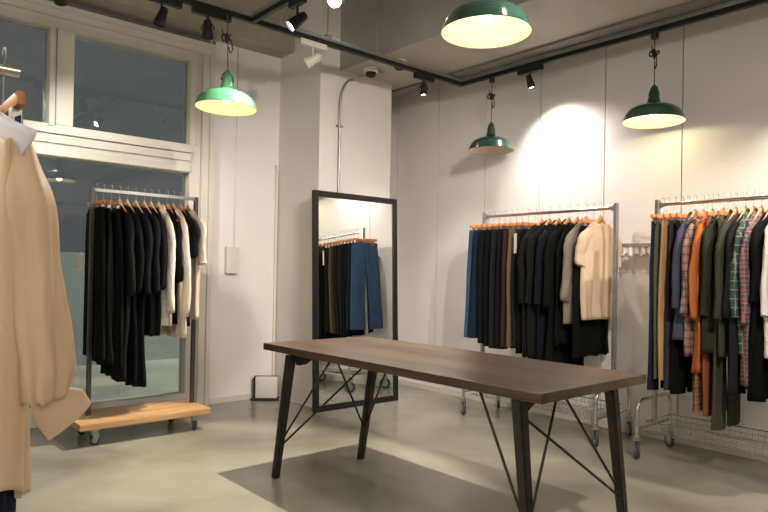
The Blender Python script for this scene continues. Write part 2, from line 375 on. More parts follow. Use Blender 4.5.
def knot(mb, c, s=1.):
    c = Vector(c); pts = []
    for k in range(40):
        t = 2*pi*k/40
        pts.append(c+Vector(((sin(t)+2*sin(2*t))*.009*s, (cos(t)-2*cos(2*t))*.009*s, -sin(3*t)*.014*s)))
    mb.ring_tube(pts, .0045*s, 8, closed=True)
    mb.ring_tube([c+Vector((0, 0, -.028*s)), c+Vector((.003, 0, 0)), c+Vector((0, 0, .028*s))], [.006, .014*s, .006], 8)
def pendant(loc, R, drop, m, label, power, tilt=(0, 0), side=1, lamp=True, colr=(1, .82, .48), top=None, kz=.45):
    root = empty('pendant_lamp', loc); tag(root, label, 'pendant lamp', 'green enamel factory pendants')
    k = R/.23
    rz = -drop       # rim height below the track
    P = [(r_, z_*1.12) for r_, z_ in [(.228, 0), (.230, .004), (.226, .012), (.214, .036), (.204, .056), (.19, .074), (.165, .092), (.13, .106), (.09, .118), (.06, .128), (.047, .138)]]
    inner = [(r-.004, z-.002) for r, z in P[::-1]]; inner[-1] = (.224, .001)
    mt = Matrix.Translation((0, 0, rz)) @ Matrix.Rotation(tilt[0], 4, 'X') @ Matrix.Rotation(tilt[1], 4, 'Y') @ Matrix.Scale(k, 4)
    sh = MB().lathe(P+[(.045, .157), (.0445, .150)], 56, mt).build('shade', m, root)
    MB().lathe([(.0, .150)]+[(r, z) for r, z in inner], 56, mt).build('shade_lining', M['enamel'], sh)
    MB().lathe([(.046, .153), (.050, .158), (.045, .166), (.045, .18), (.041, .186), (.041, .22), (.034, .235), (.028, .262), (.016, .275), (.012, .285), (0, .286)], 32, mt).build('neck', m, root)
    hk = MB()
    hk.ring_tube([(.045*cos(t)*1.1, 0, .205+.07*sin(t)) for t in [pi*j/10 for j in range(11)]], .004, 8)
    bmesh.ops.transform(hk.bm, matrix=mt, verts=hk.bm.verts); hk.build('yoke', M['black'], root)
    MB().lathe([(0, .128), (.022, .128), (.022, .11), (.024, .10), (.032, .085), (.034, .07), (.028, .055), (.014, .046), (0, .044)], 24, mt).build('bulb', M['bulb'] if lamp else M['white'], root)
    n = (mt @ Vector((0, 0, .285)))
    tp = top if top else 0
    MB().ring_tube([n, n*.5+Vector((0, 0, tp*.5)), (0, 0, tp)], .0032, 8).build('cord', M['blackmat'], root)
    MB().lathe([(0, -.04), (.024, -.04), (.026, -.034), (.026, -.001), (0, -.001)], 20).build('ceiling_adapter', M['black'], root)
    ck = MB(); kk = n.z*kz
    knot(ck, (side*.004, 0, kk), 1.25)
    ck.ring_tube([(0, 0, kk), (-side*.03, .0, kk-.02), (-side*.045, .005, kk-.07), (-side*.028, .008, kk-.10), (-side*.012, .004, kk-.06)], .004, 8)
    ck.ring_tube([(0, 0, kk), (side*.03, 0, kk+.015), (side*.042, .0, kk+.05)], .004, 8)
    ck.build('cord_knot', M['blackmat'], root)
    if power:
        ld = bpy.data.lights.new('bulb_light', 'POINT'); ld.energy = power; ld.color = colr; ld.shadow_soft_size = .028
        lo = bpy.data.objects.new('bulb_light', ld); col.objects.link(lo); lo.parent = root; lo.location = mt @ Vector((0, 0, .028))
    return root
pendant((4.422, 2.19, ZT), .212, .63, M['dgreen'], 'dark green pendant glowing yellow beside the rack of coloured shirts', 1.0, (.0, .02), side=-1, kz=.40)
pendant((4.422, 3.655, ZT), .20, .64, M['dgreen'], 'small dark green unlit pendant hanging over the middle clothes rack', 0, (0, 0), side=-1, lamp=False, kz=.42)
pendant((2.06, 4.018, ZT), .21, .632, M['green'], 'bright light green pendant hanging before the tall window', .6, (0, .03), side=-1, kz=.40)
pendant((2.25, 1.90, ZT), .206, .638, M['dgreen'], 'large dark green pendant at the top, nearest above the table', 1.0, (0, .0), side=1, kz=.45)

# dome cameras / sensors under the soffit
def dome(x, y, z, label, junction=False):
    r = empty('dome_camera', (x, y, z)); tag(r, label, 'security camera')
    MB().lathe([(0, 0), (.062, 0), (.066, -.006), (.066, -.035), (.055, -.042), (0, -.042)], 32).build('base', M['white'], r)
    MB().lathe([(.048, -.042), (.046, -.058), (.036, -.075), (.018, -.084), (0, -.086)], 28).build('dome', M['blackmat'], r)
dome(3.665, 4.41, 3.02, 'white dome camera with dark lens below the soffit by the pillar')
dome(3.71, 4.085, 3.02, 'white dome camera behind the track, nearer the track corner')
# galvanised conduit on the pillar, bending out under the soffit
cd = [(3.50, PY-.02, .0), (3.50, PY-.02, 2.72)]
cd += [(3.50+.13*(1-cos(t)), PY-.02-.02*sin(t), 2.72+.235*sin(t)) for t in [pi/2*k/8 for k in range(1, 9)]] + [(3.70, PY-.10, 2.985), (3.78, PY-.3, 3.0)]
c = MB().ring_tube(cd, .011, 12).build('conduit_pipe', M['galv']); tag(c, 'thin galvanised conduit pipe running up the pillar behind the mirror', 'pipe')
for z in (2.5, 1.0): MB().box(3.47, 3.53, PY-.036, PY-.001, z, z+.022, bev=.003).build('pipe_clip', M['galv'], c, smooth=False)
c = MB().ring_tube([(2.838, YB-.008, 3.235), (2.838, YB-.008, 2.2), (2.835, YB-.008, 1.41)], .004, 8).build('switch_cable', M['galv']); tag(c, 'thin grey cable running down the wall to the switch box', 'cable')
for z in (2.63, 2.05): MB().box(2.829, 2.847, YB-.012, YB-.001, z, z+.02).build('cable_clip', M['white'], c, smooth=False)
sw = MB().box(2.745, 2.865, YB-.05, YB-.001, 1.165, 1.41, bev=.006).build('switch_box', M['white'], smooth=False); tag(sw, 'white switch box on the wall between window and pillar', 'switch box')
MB().box(2.79, 2.825, YB-.056, YB-.05, 1.23, 1.28, bev=.002).build('switch', M['whitep'], sw, smooth=False)
dk = MB().box(3.262, 3.282, YB-.02, YB-.001, .001, 2.16, bev=.004).build('cable_duct', M['whitep'], smooth=False); tag(dk, 'slim white cable duct in the corner beside the pillar', 'duct')
MB().box(3.256, 3.288, YB-.026, YB-.001, 2.16, 2.21, bev=.004).build('end_cap', M['white'], dk, smooth=False)
mtb = Matrix.Translation((3.12, 5.20, 0)) @ Matrix.Rotation(radians(-38), 4, 'Z')
hb = empty('floor_heater', (3.12, 5.20, 0), radians(-38)); tag(hb, 'small white panel with black sides standing in the corner', 'heater')
MB().box(-.088, .112, -.035, -.012, .022, .222, bev=.012).build('front_panel', M['box'], hb)
MB().box(-.108, .10, -.0118, .07, .021, .216, bev=.008).build('body', M['blackmat'], hb)
MB().box(-.13, .13, -.05, .075, 0, .02, bev=.005).build('base', M['blackmat'], hb)
pts = [(3.2, 5.18, .012), (3.27, 5.1, .008), (3.262, 4.95, .008), (3.275, 4.8, .008), (3.25, 4.6, .008), (3.24, 4.55, .008)]
c = MB().ring_tube(pts, .006, 8).build('power_cable', M['white']); tag(c, 'pale cable lying on the floor along the foot of the pillar', 'cable')
# wall rail between the racks
wrl = empty('wall_rail', (XR, 2.55, 1.43)); tag(wrl, 'grey wall rail with a short white ruffle, between the two chrome racks', 'rail')
MB().box(-.03, -.012, -.55, 1.0, 0, .03, bev=.003).build('bar', M['galv'], wrl, smooth=False)
rf = MB()
rings = []
for k in range(200):
    y = -.5+1.45*k/199; zb = -.058-.012*sin(k*.55)-.006*sin(k*1.31); xx = -.022+.006*sin(k*.9)
    rings.append([(xx-.002, y, .0), (xx+.002, y, .0), (xx+.004, y, zb), (xx-.004, y, zb)])
rf.loops(rings, True, True); rf.build('ruffle', M['white_sheer'], wrl)
for y in (-.5, .25, .95): MB().box(-.013, -.0, y, y+.03, -.0, .03).build('bracket', M['galv'], wrl, smooth=False)

# ------------------------------------------------------------------ mirror
mr = empty('standing_mirror', (3.175, 4.50, 0)); tag(mr, 'tall black framed mirror leaning on the pillar behind the table', 'mirror')
mr.rotation_euler = (radians(-2.2), 0, radians(-1.0))
MW, MH, T = .945, 1.90, .035
fr = MB()
fr.box(0, .045, -.02, .02, 0, MH, bev=.002).box(MW-.045, MW, -.02, .02, 0, MH, bev=.002).box(.045, MW-.045, -.02, .02, 0, .05, bev=.002).box(.045, MW-.045, -.02, .02, MH-.05, MH, bev=.002)
fr.build('frame', M['black'], mr, smooth=False)
MB().box(.046, MW-.046, -.006, .0, .051, MH-.051).build('mirror_glass', M['mirror'], mr, smooth=False)
MB().box(.01, MW-.01, .0, .015, .01, MH-.01).build('backing', M['blackmat'], mr, smooth=False)

# ------------------------------------------------------------------ table
tb = empty('work_table', (2.1, 1.465, 0)); tag(tb, 'long dark wooden table with black steel legs and thin cross rods', 'table')
W, LN, ZT_ = .835, 2.07, .745
tt = MB().box(0, W, 0, LN, ZT_-.042, ZT_, bev=.004).build('tabletop', M['table'], tb, smooth=False)
def leg(p0, p1, w0=.05, w1=.038, ang=0):
    p0, p1 = Vector(p0), Vector(p1); m_ = MB(); rg = []
    for p, w in ((p0, w0/2), (p1, w1/2)):
        rg.append([p+Vector((a*w, b*w, 0)) for a, b in ((-1, -1), (1, -1), (1, 1), (-1, 1))])
    m_.loops(rg, True, True)
    bmesh.ops.bevel(m_.bm, geom=[e for e in m_.bm.edges], offset=.004, segments=2, affect='EDGES')
    return m_.build('leg', M['steel'], tb)
zt = ZT_-.044
TL = {'nl': ((.035, .13, zt), (-.0, .035, 0)), 'nr': ((.74, .13, zt), (.735, .045, 0)), 'fl': ((.012, 1.77, zt), (-.095, 1.745, 0)), 'fr': ((.62, 1.71, zt), (.535, 1.74, 0))}
for k, (a, b) in TL.items(): leg(a, b)
def onleg(k, z): a, b = map(Vector, TL[k]); return a.lerp(b, (zt-z)/zt)
def rod(a, b): MB().ring_tube([a, b], .0062, 10).build('cross_rod', M['steel'], tb)
apn, apf = Vector((.42, .2, zt)), Vector((.25, 1.66, zt))
for lo, x_, top, mid_, y_ in (('nl', 'nr', apn, None, .75), ('nr', None, apn, None, None), ('fl', 'fr', apf, None, 1.2), ('fr', None, apf, None, None)):
    rod(onleg(lo, .19), top)
rod(onleg('nl', .64), onleg('nr', .17)); rod(onleg('fl', .17), onleg('fr', .66))
rod(onleg('nl', .19), (.06, .36, zt)); rod(onleg('fr', .19), (.58, 1.50, zt))
for y in (.13, 1.71):
    x0, x1 = (.02, .76) if y < 1 else (.02, .65)
    poly = [(x0, zt+.001), (x1, zt+.001), (x1, zt-.055), (x1-.05, zt-.05), (x1-.10, zt-.022), (x0+.10, zt-.022), (x0+.05, zt-.05), (x0, zt-.055)]
    MB().prism(poly, 1, y-.02, y+.02).build('leg_bracket', M['steel'], tb, smooth=False)
for x in (.24, .56): MB().box(x-.015, x+.015, .15, 1.69, zt-.028, zt+.0005).build('side_rail', M['steel'], tb, smooth=False)

# ------------------------------------------------------------------ racks
def caster(parent, x, y, r=.055, rot=0., small=False, z0=0.):
    """swivel caster with grey tyre"""
    cs = MB(); t = .022
    mt = Matrix.Translation((x, y, z0+r)) @ Matrix.Rotation(rot, 4, 'Z') @ Matrix.Rotation(pi/2, 4, 'X')
    cs.lathe([(r*.62, -.010), (r*.78, -.013), (r*.95, -.010), (r, -.004), (r, .004), (r*.95, .010), (r*.78, .013), (r*.62, .010), (r*.62, -.010)], 32, mt)
    w = cs.build('caster', M['rubber'], parent)
    MB().lathe([(0, -.011), (r*.2, -.012), (r*.25, -.006), (r*.64, -.008), (r*.64, .008), (r*.25, .006), (r*.2, .012), (0, .011)], 24, mt).build('hub', M['hub'], w)
    fk = MB(); q = Matrix.Translation((x, y, z0+r)) @ Matrix.Rotation(rot, 4, 'Z')
    for sgn in (-1, 1):
        fk.prism([(-.012, -.012), (.012, -.012), (.028, r+.008), (-.020, r+.008)], 1, sgn*.0185-.0015, sgn*.0185+.0015)
    fk.box(-.022, .030, -.020, .020, r+.006, r+.012)
    fk.lathe([(0, r+.012), (.024, r+.012), (.024, r+.03), (.012, r+.034), (0, r+.034)], 16, Matrix.Translation((.004, 0, 0)))
    bmesh.ops.transform(fk.bm, matrix=q, verts=fk.bm.verts)
    fk.build('fork', M['galv'], w, smooth=False)

def chrome_rack(x, y0, y1, zr, label, group):
    """shop rack: two end frames with four big casters, posts, rail and wire basket. y0 nearer end"""
    r_ = empty('clothes_rack', (x, y0, 0)); tag(r_, label, 'clothes rack')
    L_ = y1-y0; hw = .235
    for y in (0, L_):
        rr = .07; zt_ = .385
        pts = [(-hw, y, .13), (-hw, y, zt_-rr)]+[(-hw+rr*(1-cos(t)), y, zt_-rr+rr*sin(t)) for t in [pi/2*k/6 for k in range(1, 7)]]
        pts += [(-p[0], p[1], p[2]) for p in pts[::-1]]
        MB().ring_tube(pts, .0125, 12).build('end_frame', M['chrome'], r_)
        MB().ring_tube([(-hw, y, .20), (hw, y, .20)], .010, 12).build('cross_bar', M['chrome'], r_)
        MB().box(-.017, .017, y-.013, y+.013, .19, zr+.035, bev=.003).build('post', M['galv'], r_, smooth=False)
        sgn = 1 if y == 0 else -1
        MB().prism([(y, zr-.03), (y, zr+.025), (y+sgn*.05, zr+.006), (y+sgn*.05, zr-.012)], 0, -.012, .012).build('gusset', M['galv'], r_, smooth=False)
        for sx in (-1, 1): caster(r_, sx*hw, y, .058, rot=random.uniform(.65, 1.15))
    MB().ring_tube([(0, 0, zr), (0, L_, zr)], .0125, 14).build('hanging_rail', M['chrome'], r_)
    b = MB(); bw = .18; z0, z1 = .175, .245; ya, yb = .03, L_-.03
    for z in (z0, z1): b.ring_tube([(-bw, ya, z), (bw, ya, z), (bw, yb, z), (-bw, yb, z)], .0042 if z == z1 else .003, 6, closed=True)
    n = 34
    for k in range(n+1):
        y = ya+(yb-ya)*k/n; b.ring_tube([(-bw, y, z1), (-bw, y, z0), (bw, y, z0), (bw, y, z1)], .0017, 5)
    for k in range(1, 10):
        xx = -bw+2*bw*k/10; b.ring_tube([(xx, ya, z1), (xx, ya, z0), (xx, yb, z0), (xx, yb, z1)], .0017, 5)
    b.ring_tube([(-bw, ya, .21), (bw, ya, .21), (bw, yb, .21), (-bw, yb, .21)], .0017, 5, closed=True)
    b.build('wire_basket', M['chrome'], r_)
    return r_
MX, RX = 4.385, 4.33
chrome_rack(MX, 2.44, 3.68, 1.705, 'chrome rack on big casters with jeans, black clothes and a cream top', None)
chrome_rack(RX, .85, 2.105, 1.70, 'chrome rack on big casters full of coloured and checked shirts', None)

# left rack: flat steel frame on an oak board with small casters
LX0, LX1, LY, LZ = 1.425, 2.195, 4.75, 1.745
lr = empty('clothes_rack', (LX0, LY, 0)); tag(lr, 'dark steel rack on a wooden board with small casters before the window', 'clothes rack')
for x in (0, LX1-LX0): MB().box(x-.0145, x+.0145, -.0145, .0145, .161, LZ+.015, bev=.002).build('post', M['postgrey'], lr, smooth=False)
MB().box(.0146, LX1-LX0-.0146, -.012, .012, LZ-.012, LZ+.012, bev=.002).build('hanging_rail', M['galv'], lr, smooth=False)
MB().box(-.13, LX1-LX0+.03, -.27, .19, .115, .160, bev=.005).build('base_board', M['plank'], lr, smooth=False)
for x, y in ((-.02, -.21), (.70, -.20), (-.0, .13), (.66, .13)):
    caster(lr, x, y, .033, rot=random.uniform(0, 3)); MB().box(x-.03, x+.03, y-.03, y+.03, .1, .1149).build('caster_plate', M['galv'], lr, smooth=False)

# ------------------------------------------------------------------ hangers and garments
def make_hook(parent, zb):
    pts = [(0, 0, zb), (0, 0, -.055)]+[(.0165*sin(a)+.0, 0, -.0155+.0-.0165*cos(a)*1.0) for a in [0.0]]
    pts = [(0, 0, zb), (0, 0, -.05), (.006, 0, -.035)]
    for k in range(14):
        a = -pi*.35+(pi*1.25)*k/13
        pts.append((.0185*cos(a), 0, .0005+.0185*sin(a)-.0015))
    return MB().ring_tube(pts, .0019, 6).build('hook', M['galv'], parent)
def make_coat_hanger(mk, slope=.135, base=.088):
    """wooden coat hanger in the local XZ plane, rail at z=0"""
    root = bpy.data.objects.new('coat_hanger', None); col.objects.link(root)
    pts, rad = [], []
    for k in range(-12, 13):
        x = .182*k/12; z = -base-slope*(abs(k/12)**.9); y = .005*(abs(k/12)**2)
        pts.append((x, y, z)); w = .013-.004*abs(k/12); rad.append((.008, w-.001+.003*(1-abs(k/12))))
    MB().ring_tube(pts, rad, 12).build('arms', mk, root)
    make_hook(root, -base+.012); return root
def make_clip_hanger(mk):
    root = bpy.data.objects.new('clip_hanger', None); col.objects.link(root)
    MB().box(-.165, .165, -.008, .008, -.135, -.107, bev=.005).build('bar', mk, root)
    make_hook(root, -.109)
    for s_ in (-.12, .12): MB().box(s_-.014, s_+.014, -.011, .011, -.172, -.135, bev=.003).build('clip', M['galv'], root, smooth=False)
    return root
def nz(x, y, z=0.): return noise.noise(Vector((x, y, z)))

def top_garment(name, m, L, hs=.20, hw=.25, th=.04, sl=.58, sr=.048, seed=0, zs=-.066, neck=.078, slope=.135, spread=.03, fold=.010, collar=False, flare=0., hem=0., low=.05, curve=0., cuff=False, skirt=False):
    """shirt, coat or dress hanging in the local XZ plane: body, two sleeves, optional collar"""
    root = bpy.data.objects.new(name, None); col.objects.link(root)
    n, rows = 52, 26; rings = []
    for i in range(rows+1):
        s_ = i/rows
        ring = []
        for j in range(n):
            a = 2*pi*j/n; c, sn = cos(a), sin(a)
            u = (1 if c >= 0 else -1)*abs(c)**.8
            front = sn < 0
            # shoulder line
            xs = abs(u)*hs
            ztop = zs-slope*(xs/.2)**.9*(0 if skirt else 1)
            if xs < neck: ztop -= (low+.02 if front else .03)*(1-(xs/neck)**2)
            e = min(1, s_/.22); e = e*e*(3-2*e)
            half = hs+(hw-hs)*e+flare*max(0, s_-.2)
            x = u*half
            zb = -L-(hem*(1-u*u))+.012*nz(u*2, seed)
            z = ztop+(zb-ztop)*(s_**1.05)
            t = min(th, .017)+(th-min(th, .017))*min(1, s_*5)
            y = (abs(sn)**.75)*(1 if sn > 0 else -1)*t
            amp = fold*min(1, max(0, s_-.07)*3)*(.5+s_)
            y += amp*(sin(x*46+seed*3+2.2*sin(z*2+seed))+.7*sin(x*83+seed)+1.6*nz(x*6+seed, z*2.2, seed))
            x += .007*s_*sin(z*9+seed)
            y += curve*(abs(x)/.25)**4
            ring.append((x, y, z))
        rings.append(ring)
    b = MB().loops(rings).build('body', m, root, angle=1.4)
    mod = b.modifiers.new('t', 'SOLIDIFY'); mod.thickness = .002
    if not skirt and sl > 0:
        for sg in (-1, 1):
            pts, rad = [], []
            k_ = 14
            for k in range(k_+1):
                t = k/k_
                x = sg*(hs-.035+.055*min(1, t*4)+spread*t+.008*sin(t*5+seed)); z = zs-slope-sl*t*.93
                y = .006*sin(t*7+seed*2)+.004
                pts.append((x, y, z))
                w = sr*(1-.28*t)*(1+.07*sin(t*19+seed)); 
                if cuff and t > .9: w *= .72
                rad.append((max(.012, w*.62), w) if False else (w*.55, w))
            pts[0] = (sg*(hs-.045), .0, zs-slope*.86)
            rad[0] = (.012, .02)
            sv = MB()
            # rings built directly, wide in x, thin in y
            rg = []
            for (x, y, z), (ty, wx) in zip(pts, rad):
                rg.append([(x+wx*cos(2*pi*j/18)*1.0, y+min(ty, th*.95)*sin(2*pi*j/18)+.003*sin(j*2.1+z*30), z+(.012*cos(2*pi*j/18)*sg if z < pts[-2][2] else 0)) for j in range(18)])
            sv.loops(rg, True, True).build('sleeve', m, root, angle=1.4)
    if collar:
        cr_ = MB(); rg = []
        for j in range(25):
            a = -pi*.5+.35+(2*pi-.7)*j/24
            cx_, cy_ = cos(a)*neck*.95, sin(a)*(th*.5+.012)+.004
            zc = zs-.042-slope*(abs(cos(a))*neck*.95/.2)**.9-.034*max(0, -sin(a))
            o_ = 1.25
            rg.append([(cx_, cy_, zc+.006), (cx_, cy_, zc+.022), (cx_*o_, cy_*1.4, zc+.016), (cx_*o_*1.12, cy_*1.7, zc-.022)])
        v = [[cr_.bm.verts.new(p) for p in r] for r in rg]
        for a, b2 in zip(v, v[1:]):
            for q in range(3): cr_.bm.faces.new((a[q], a[q+1], b2[q+1], b2[q]))
        oc = cr_.build('collar', m, root, angle=1.4); md = oc.modifiers.new('t', 'SOLIDIFY'); md.thickness = .003
    return root

def pants(name, m, L, hw=.175, th=.026, seed=0, wide=.0, zs=-.155, bm_=None, patch=False):
    root = bpy.data.objects.new(name, None); col.objects.link(root)
    b = MB(); crotch = .29
    for sg in (-1, 1):
        rings = []
        for i in range(21):
            s_ = i/20; z = zs-.03-(L+zs-.03)*s_ if False else (zs-.03)+(-L-(zs-.03))*s_
            d = (zs-.03)-z
            if d < crotch:
                x0, x1 = -.004, hw*(1+.10*d/crotch)
            else:
                q = (d-crotch)/max(.01, (L-.15-crotch)); x0 = .006+.020*min(1, q*2)+.01*wide; x1 = hw*1.10-.012*q+wide*q
            cxm = (x0+x1)/2; hx = (x1-x0)/2
            ring = []
            for j in range(22):
                a = 2*pi*j/22
                x = cxm+hx*cos(a); y = th*(abs(sin(a))**.8)*(1 if sin(a) > 0 else -1)*(.9+.3*s_)
                y += .005*sin(x*60+seed+z*3)+.005*nz(x*9, z*3, seed)
                ring.append((sg*x, y, z+.004*cos(a)*(i == 20)))
            rings.append(ring)
        b.loops(rings, True, True)
    b.build('legs', m, root, angle=1.3)
    wb = MB(); rg = []
    for z, k in ((zs, 1.0), (zs-.036, 1.01)):
        rg.append([(hw*k*cos(2*pi*j/28), (th*.85)*sin(2*pi*j/28), z) for j in range(28)])
    w = wb.loops(rg, True, True).build('waistband', bm_ or m, root, angle=1.3)
    if patch:
        MB().box(.06, .12, th*.62, th*.9, zs-.034, zs-.004).build('leather_patch', M['leather'], w, smooth=False)
        MB().box(-.03, .03, -.0, .001, zs-.01, zs-.005).build('belt_loop', m, w, smooth=False)
    return root

def place(o, loc, rz, label, cat, group=None, dy=0):
    o.location = loc; o.rotation_euler = (0, 0, rz); tag(o, label, cat, group); return o
coatH = {'w': make_coat_hanger(M['wood_h']), 'l': make_coat_hanger(M['wood_l']), 'f': make_coat_hanger(M['wood_l'], .06, .158)}
clipH = make_clip_hanger(M['wood_h'])
used = {}
def hanger(kind, loc, rz, label, group):
    src = {'w': coatH['w'], 'l': coatH['l'], 'f': coatH['f'], 'c': clipH}[kind]
    o = src if kind not in used else copy_tree(src); used[kind] = 1
    place(o, loc, rz, label, 'clothes hanger', group); return o

# ---- window rack: (x, kind, builder)
HG = {'L': 'hangers on the rack before the window', 'M': 'hangers on the middle chrome rack', 'R': 'hangers on the right chrome rack', 'F': 'hangers on the near rail'}
def hang(where, pos, kind, g, label, cat, jitter=0.):
    if where == 'L': loc = (pos, LY, LZ+.028); rz = -pi/2
    elif where == 'M': loc = (MX, pos, 1.705+.029); rz = 0
    elif where == 'R': loc = (RX, pos, 1.70+.029); rz = 0
    rz += jitter*.5
    hanger(kind, loc, rz, 'wooden ' + ('clip hanger' if kind == 'c' else 'coat hanger') + ' holding the ' + label.split(' on the ')[0].split(', ')[0], HG[where])
    place(g, loc, rz, label, cat, {'L': 'black and white clothes before the window', 'M': 'clothes on the middle rack', 'R': 'clothes on the right rack'}[where])
    return g
B, BS, BB, CH = M['black_cloth'], M['black_soft'], M['black_blue'], M['charcoal']
g = hang('L', 1.452, 'c', pants('trousers', B, 1.20, .17, .02, 1, wide=.03), 'black wide trousers outermost by the left steel post, with a price tag', 'trousers', .05)
MB().box(-.202, -.200, -.055, -.020, -.60, -.47).build('price_tag', M['tag'], g, smooth=False)
hang('L', 1.50, 'c', top_garment('skirt', BS, 1.24, .15, .19, .026, skirt=True, seed=2, zs=-.16, flare=.03, low=0), 'black long skirt second from the left steel post', 'skirt', -.04)
hang('L', 1.555, 'c', top_garment('skirt', B, 1.28, .16, .21, .026, skirt=True, seed=3, zs=-.16, flare=.03, low=0), 'black long skirt third from the left steel post', 'skirt', .03)
hang('L', 1.611, 'l', top_garment('coat', BS, 1.36, .20, .23, .026, .60, .05, seed=4), 'long black coat, first on a coat hanger from the left post', 'coat')
hang('L', 1.667, 'l', top_garment('dress', B, 1.40, .20, .22, .026, .58, .045, seed=5), 'long black dress whose hem hangs lowest on the window rack', 'dress', .03)
hang('L', 1.729, 'l', top_garment('coat', BB, 1.42, .20, .20, .026, .60, .05, seed=6), 'long black coat just left of the shorter black cardigan', 'coat')
hang('L', 1.790, 'l', top_garment('cardigan', BS, 1.06, .20, .22, .026, .58, .05, seed=7), 'shorter black cardigan in the middle of the window rack', 'cardigan')
hang('L', 1.840, 'l', top_garment('blouse', B, 1.06, .19, .20, .024, .56, .045, seed=8), 'black blouse directly left of the first off-white shirt', 'blouse')
hang('L', 1.898, 'l', top_garment('shirt', M['offwhite'], .99, .205, .23, .026, .74, .058, seed=9, collar=True), 'off-white long-sleeved shirt with black clothes on both sides', 'shirt')
hang('L', 1.965, 'w', top_garment('blouse', B, .98, .18, .19, .024, .50, .042, seed=10), 'black blouse hanging between the two off-white shirts', 'blouse')
hang('L', 2.012, 'w', top_garment('shirt', M['offwhite_warm'], 1.08, .205, .24, .026, .78, .058, seed=11), 'pale off-white shirt whose hem hangs lowest of the white ones', 'shirt')
hang('L', 2.068, 'w', top_garment('blouse', BS, 1.0, .20, .20, .028, .30, .075, seed=12, spread=.03), 'black short-sleeved blouse, next to last from the right steel post', 'blouse')
hang('L', 2.128, 'w', top_garment('shirt', M['offwhite_warm'], .95, .20, .21, .026, .36, .07, seed=13, spread=.04), 'off-white short-sleeved shirt by the right steel post', 'shirt')

# ---- middle rack (far end first)
def my(t): return 3.68-t
mid = [
 (3.70, 'c', lambda: pants('jeans', M['denim_dark'], 1.08, .175, .024, 21, wide=.04, patch=True), 'dark blue jeans at the far end of the middle rack, by the mirror', 'jeans'),
 (3.64, 'c', lambda: pants('jeans', M['denim_ink'], 1.08, .175, .026, 22, wide=.05, patch=True), 'dark indigo jeans, second from the far end of the middle rack', 'jeans'),
 (3.575, 'c', lambda: pants('trousers', BB, 1.12, .175, .024, 23), 'blue-black trousers right beside the dark jeans', 'trousers'),
 (3.515, 'c', lambda: pants('trousers', B, 1.14, .17, .024, 24), 'black trousers, second after the dark jeans', 'trousers'),
 (3.455, 'c', lambda: pants('trousers', CH, 1.15, .172, .024, 25), 'charcoal trousers, third after the dark jeans', 'trousers'),
 (3.395, 'c', lambda: pants('trousers', BS, 1.15, .17, .024, 26), 'black trousers just before the brown pair', 'trousers'),
 (3.335, 'c', lambda: pants('trousers', M['brown_dark'], 1.13, .172, .024, 27), 'dark brown trousers amid the black ones', 'trousers'),
 (3.275, 'c', lambda: pants('trousers', M['khaki_brown'], 1.12, .175, .022, 28), 'khaki brown trousers in the centre of the middle rack', 'trousers'),
 (3.215, 'c', lambda: top_garment('skirt', CH, 1.12, .16, .20, .026, skirt=True, seed=29, zs=-.16, low=0), 'charcoal skirt with a white price tag', 'skirt'),
 (3.150, 'c', lambda: top_garment('skirt', B, 1.16, .16, .20, .026, skirt=True, seed=30, zs=-.16, low=0), 'black skirt between the tagged skirt and the black coats', 'skirt'),
 (3.085, 'w', lambda: top_garment('coat', BS, 1.18, .20, .235, .026, .6, .055, seed=31), 'black coat, first of the four on coat hangers', 'coat'),
 (3.010, 'w', lambda: top_garment('coat', BS, 1.20, .20, .235, .028, .6, .055, seed=32, collar=True), 'black coat, second of the four on coat hangers', 'coat'),
 (2.925, 'w', lambda: top_garment('coat', BB, 1.26, .20, .24, .028, .6, .055, seed=33, collar=True), 'black coat, third of the four on coat hangers', 'coat'),
 (2.835, 'w', lambda: top_garment('coat', B, 1.36, .205, .25, .030, .62, .06, seed=34, collar=True), 'long black coat right behind the taupe shirt', 'coat'),
 (2.760, 'w', lambda: top_garment('dress', B, 1.05, .19, .26, .024, 0, .05, seed=38), 'black dress peeping out under the taupe shirt', 'dress'),
 (2.685, 'w', lambda: top_garment('shirt', M['taupe'], .89, .205, .25, .028, .56, .062, seed=35, collar=True), 'taupe grey shirt just behind the cream top', 'shirt'),
 (2.565, 'w', lambda: top_garment('knit_top', M['cream_knit'], .85, .195, .235, .034, .28, .07, seed=36, neck=.088, low=.04, spread=.03), 'cream short-sleeved top, nearest on the middle rack', 'top'),
 (2.625, 'c', lambda: top_garment('skirt', B, 1.13, .17, .245, .024, skirt=True, seed=37, zs=-.16, flare=.03, low=0), 'black flared skirt showing below the cream top', 'skirt'),
]
for i, (y, k, f, lab, cat) in enumerate(mid):
    g = hang('M', y, k, f(), lab, cat, random.uniform(-.05, .05))
    if 'price tag' in lab: MB().box(-.20, -.198, -.03, -.004, -.36, -.20).build('price_tag', M['tag'], g, smooth=False)
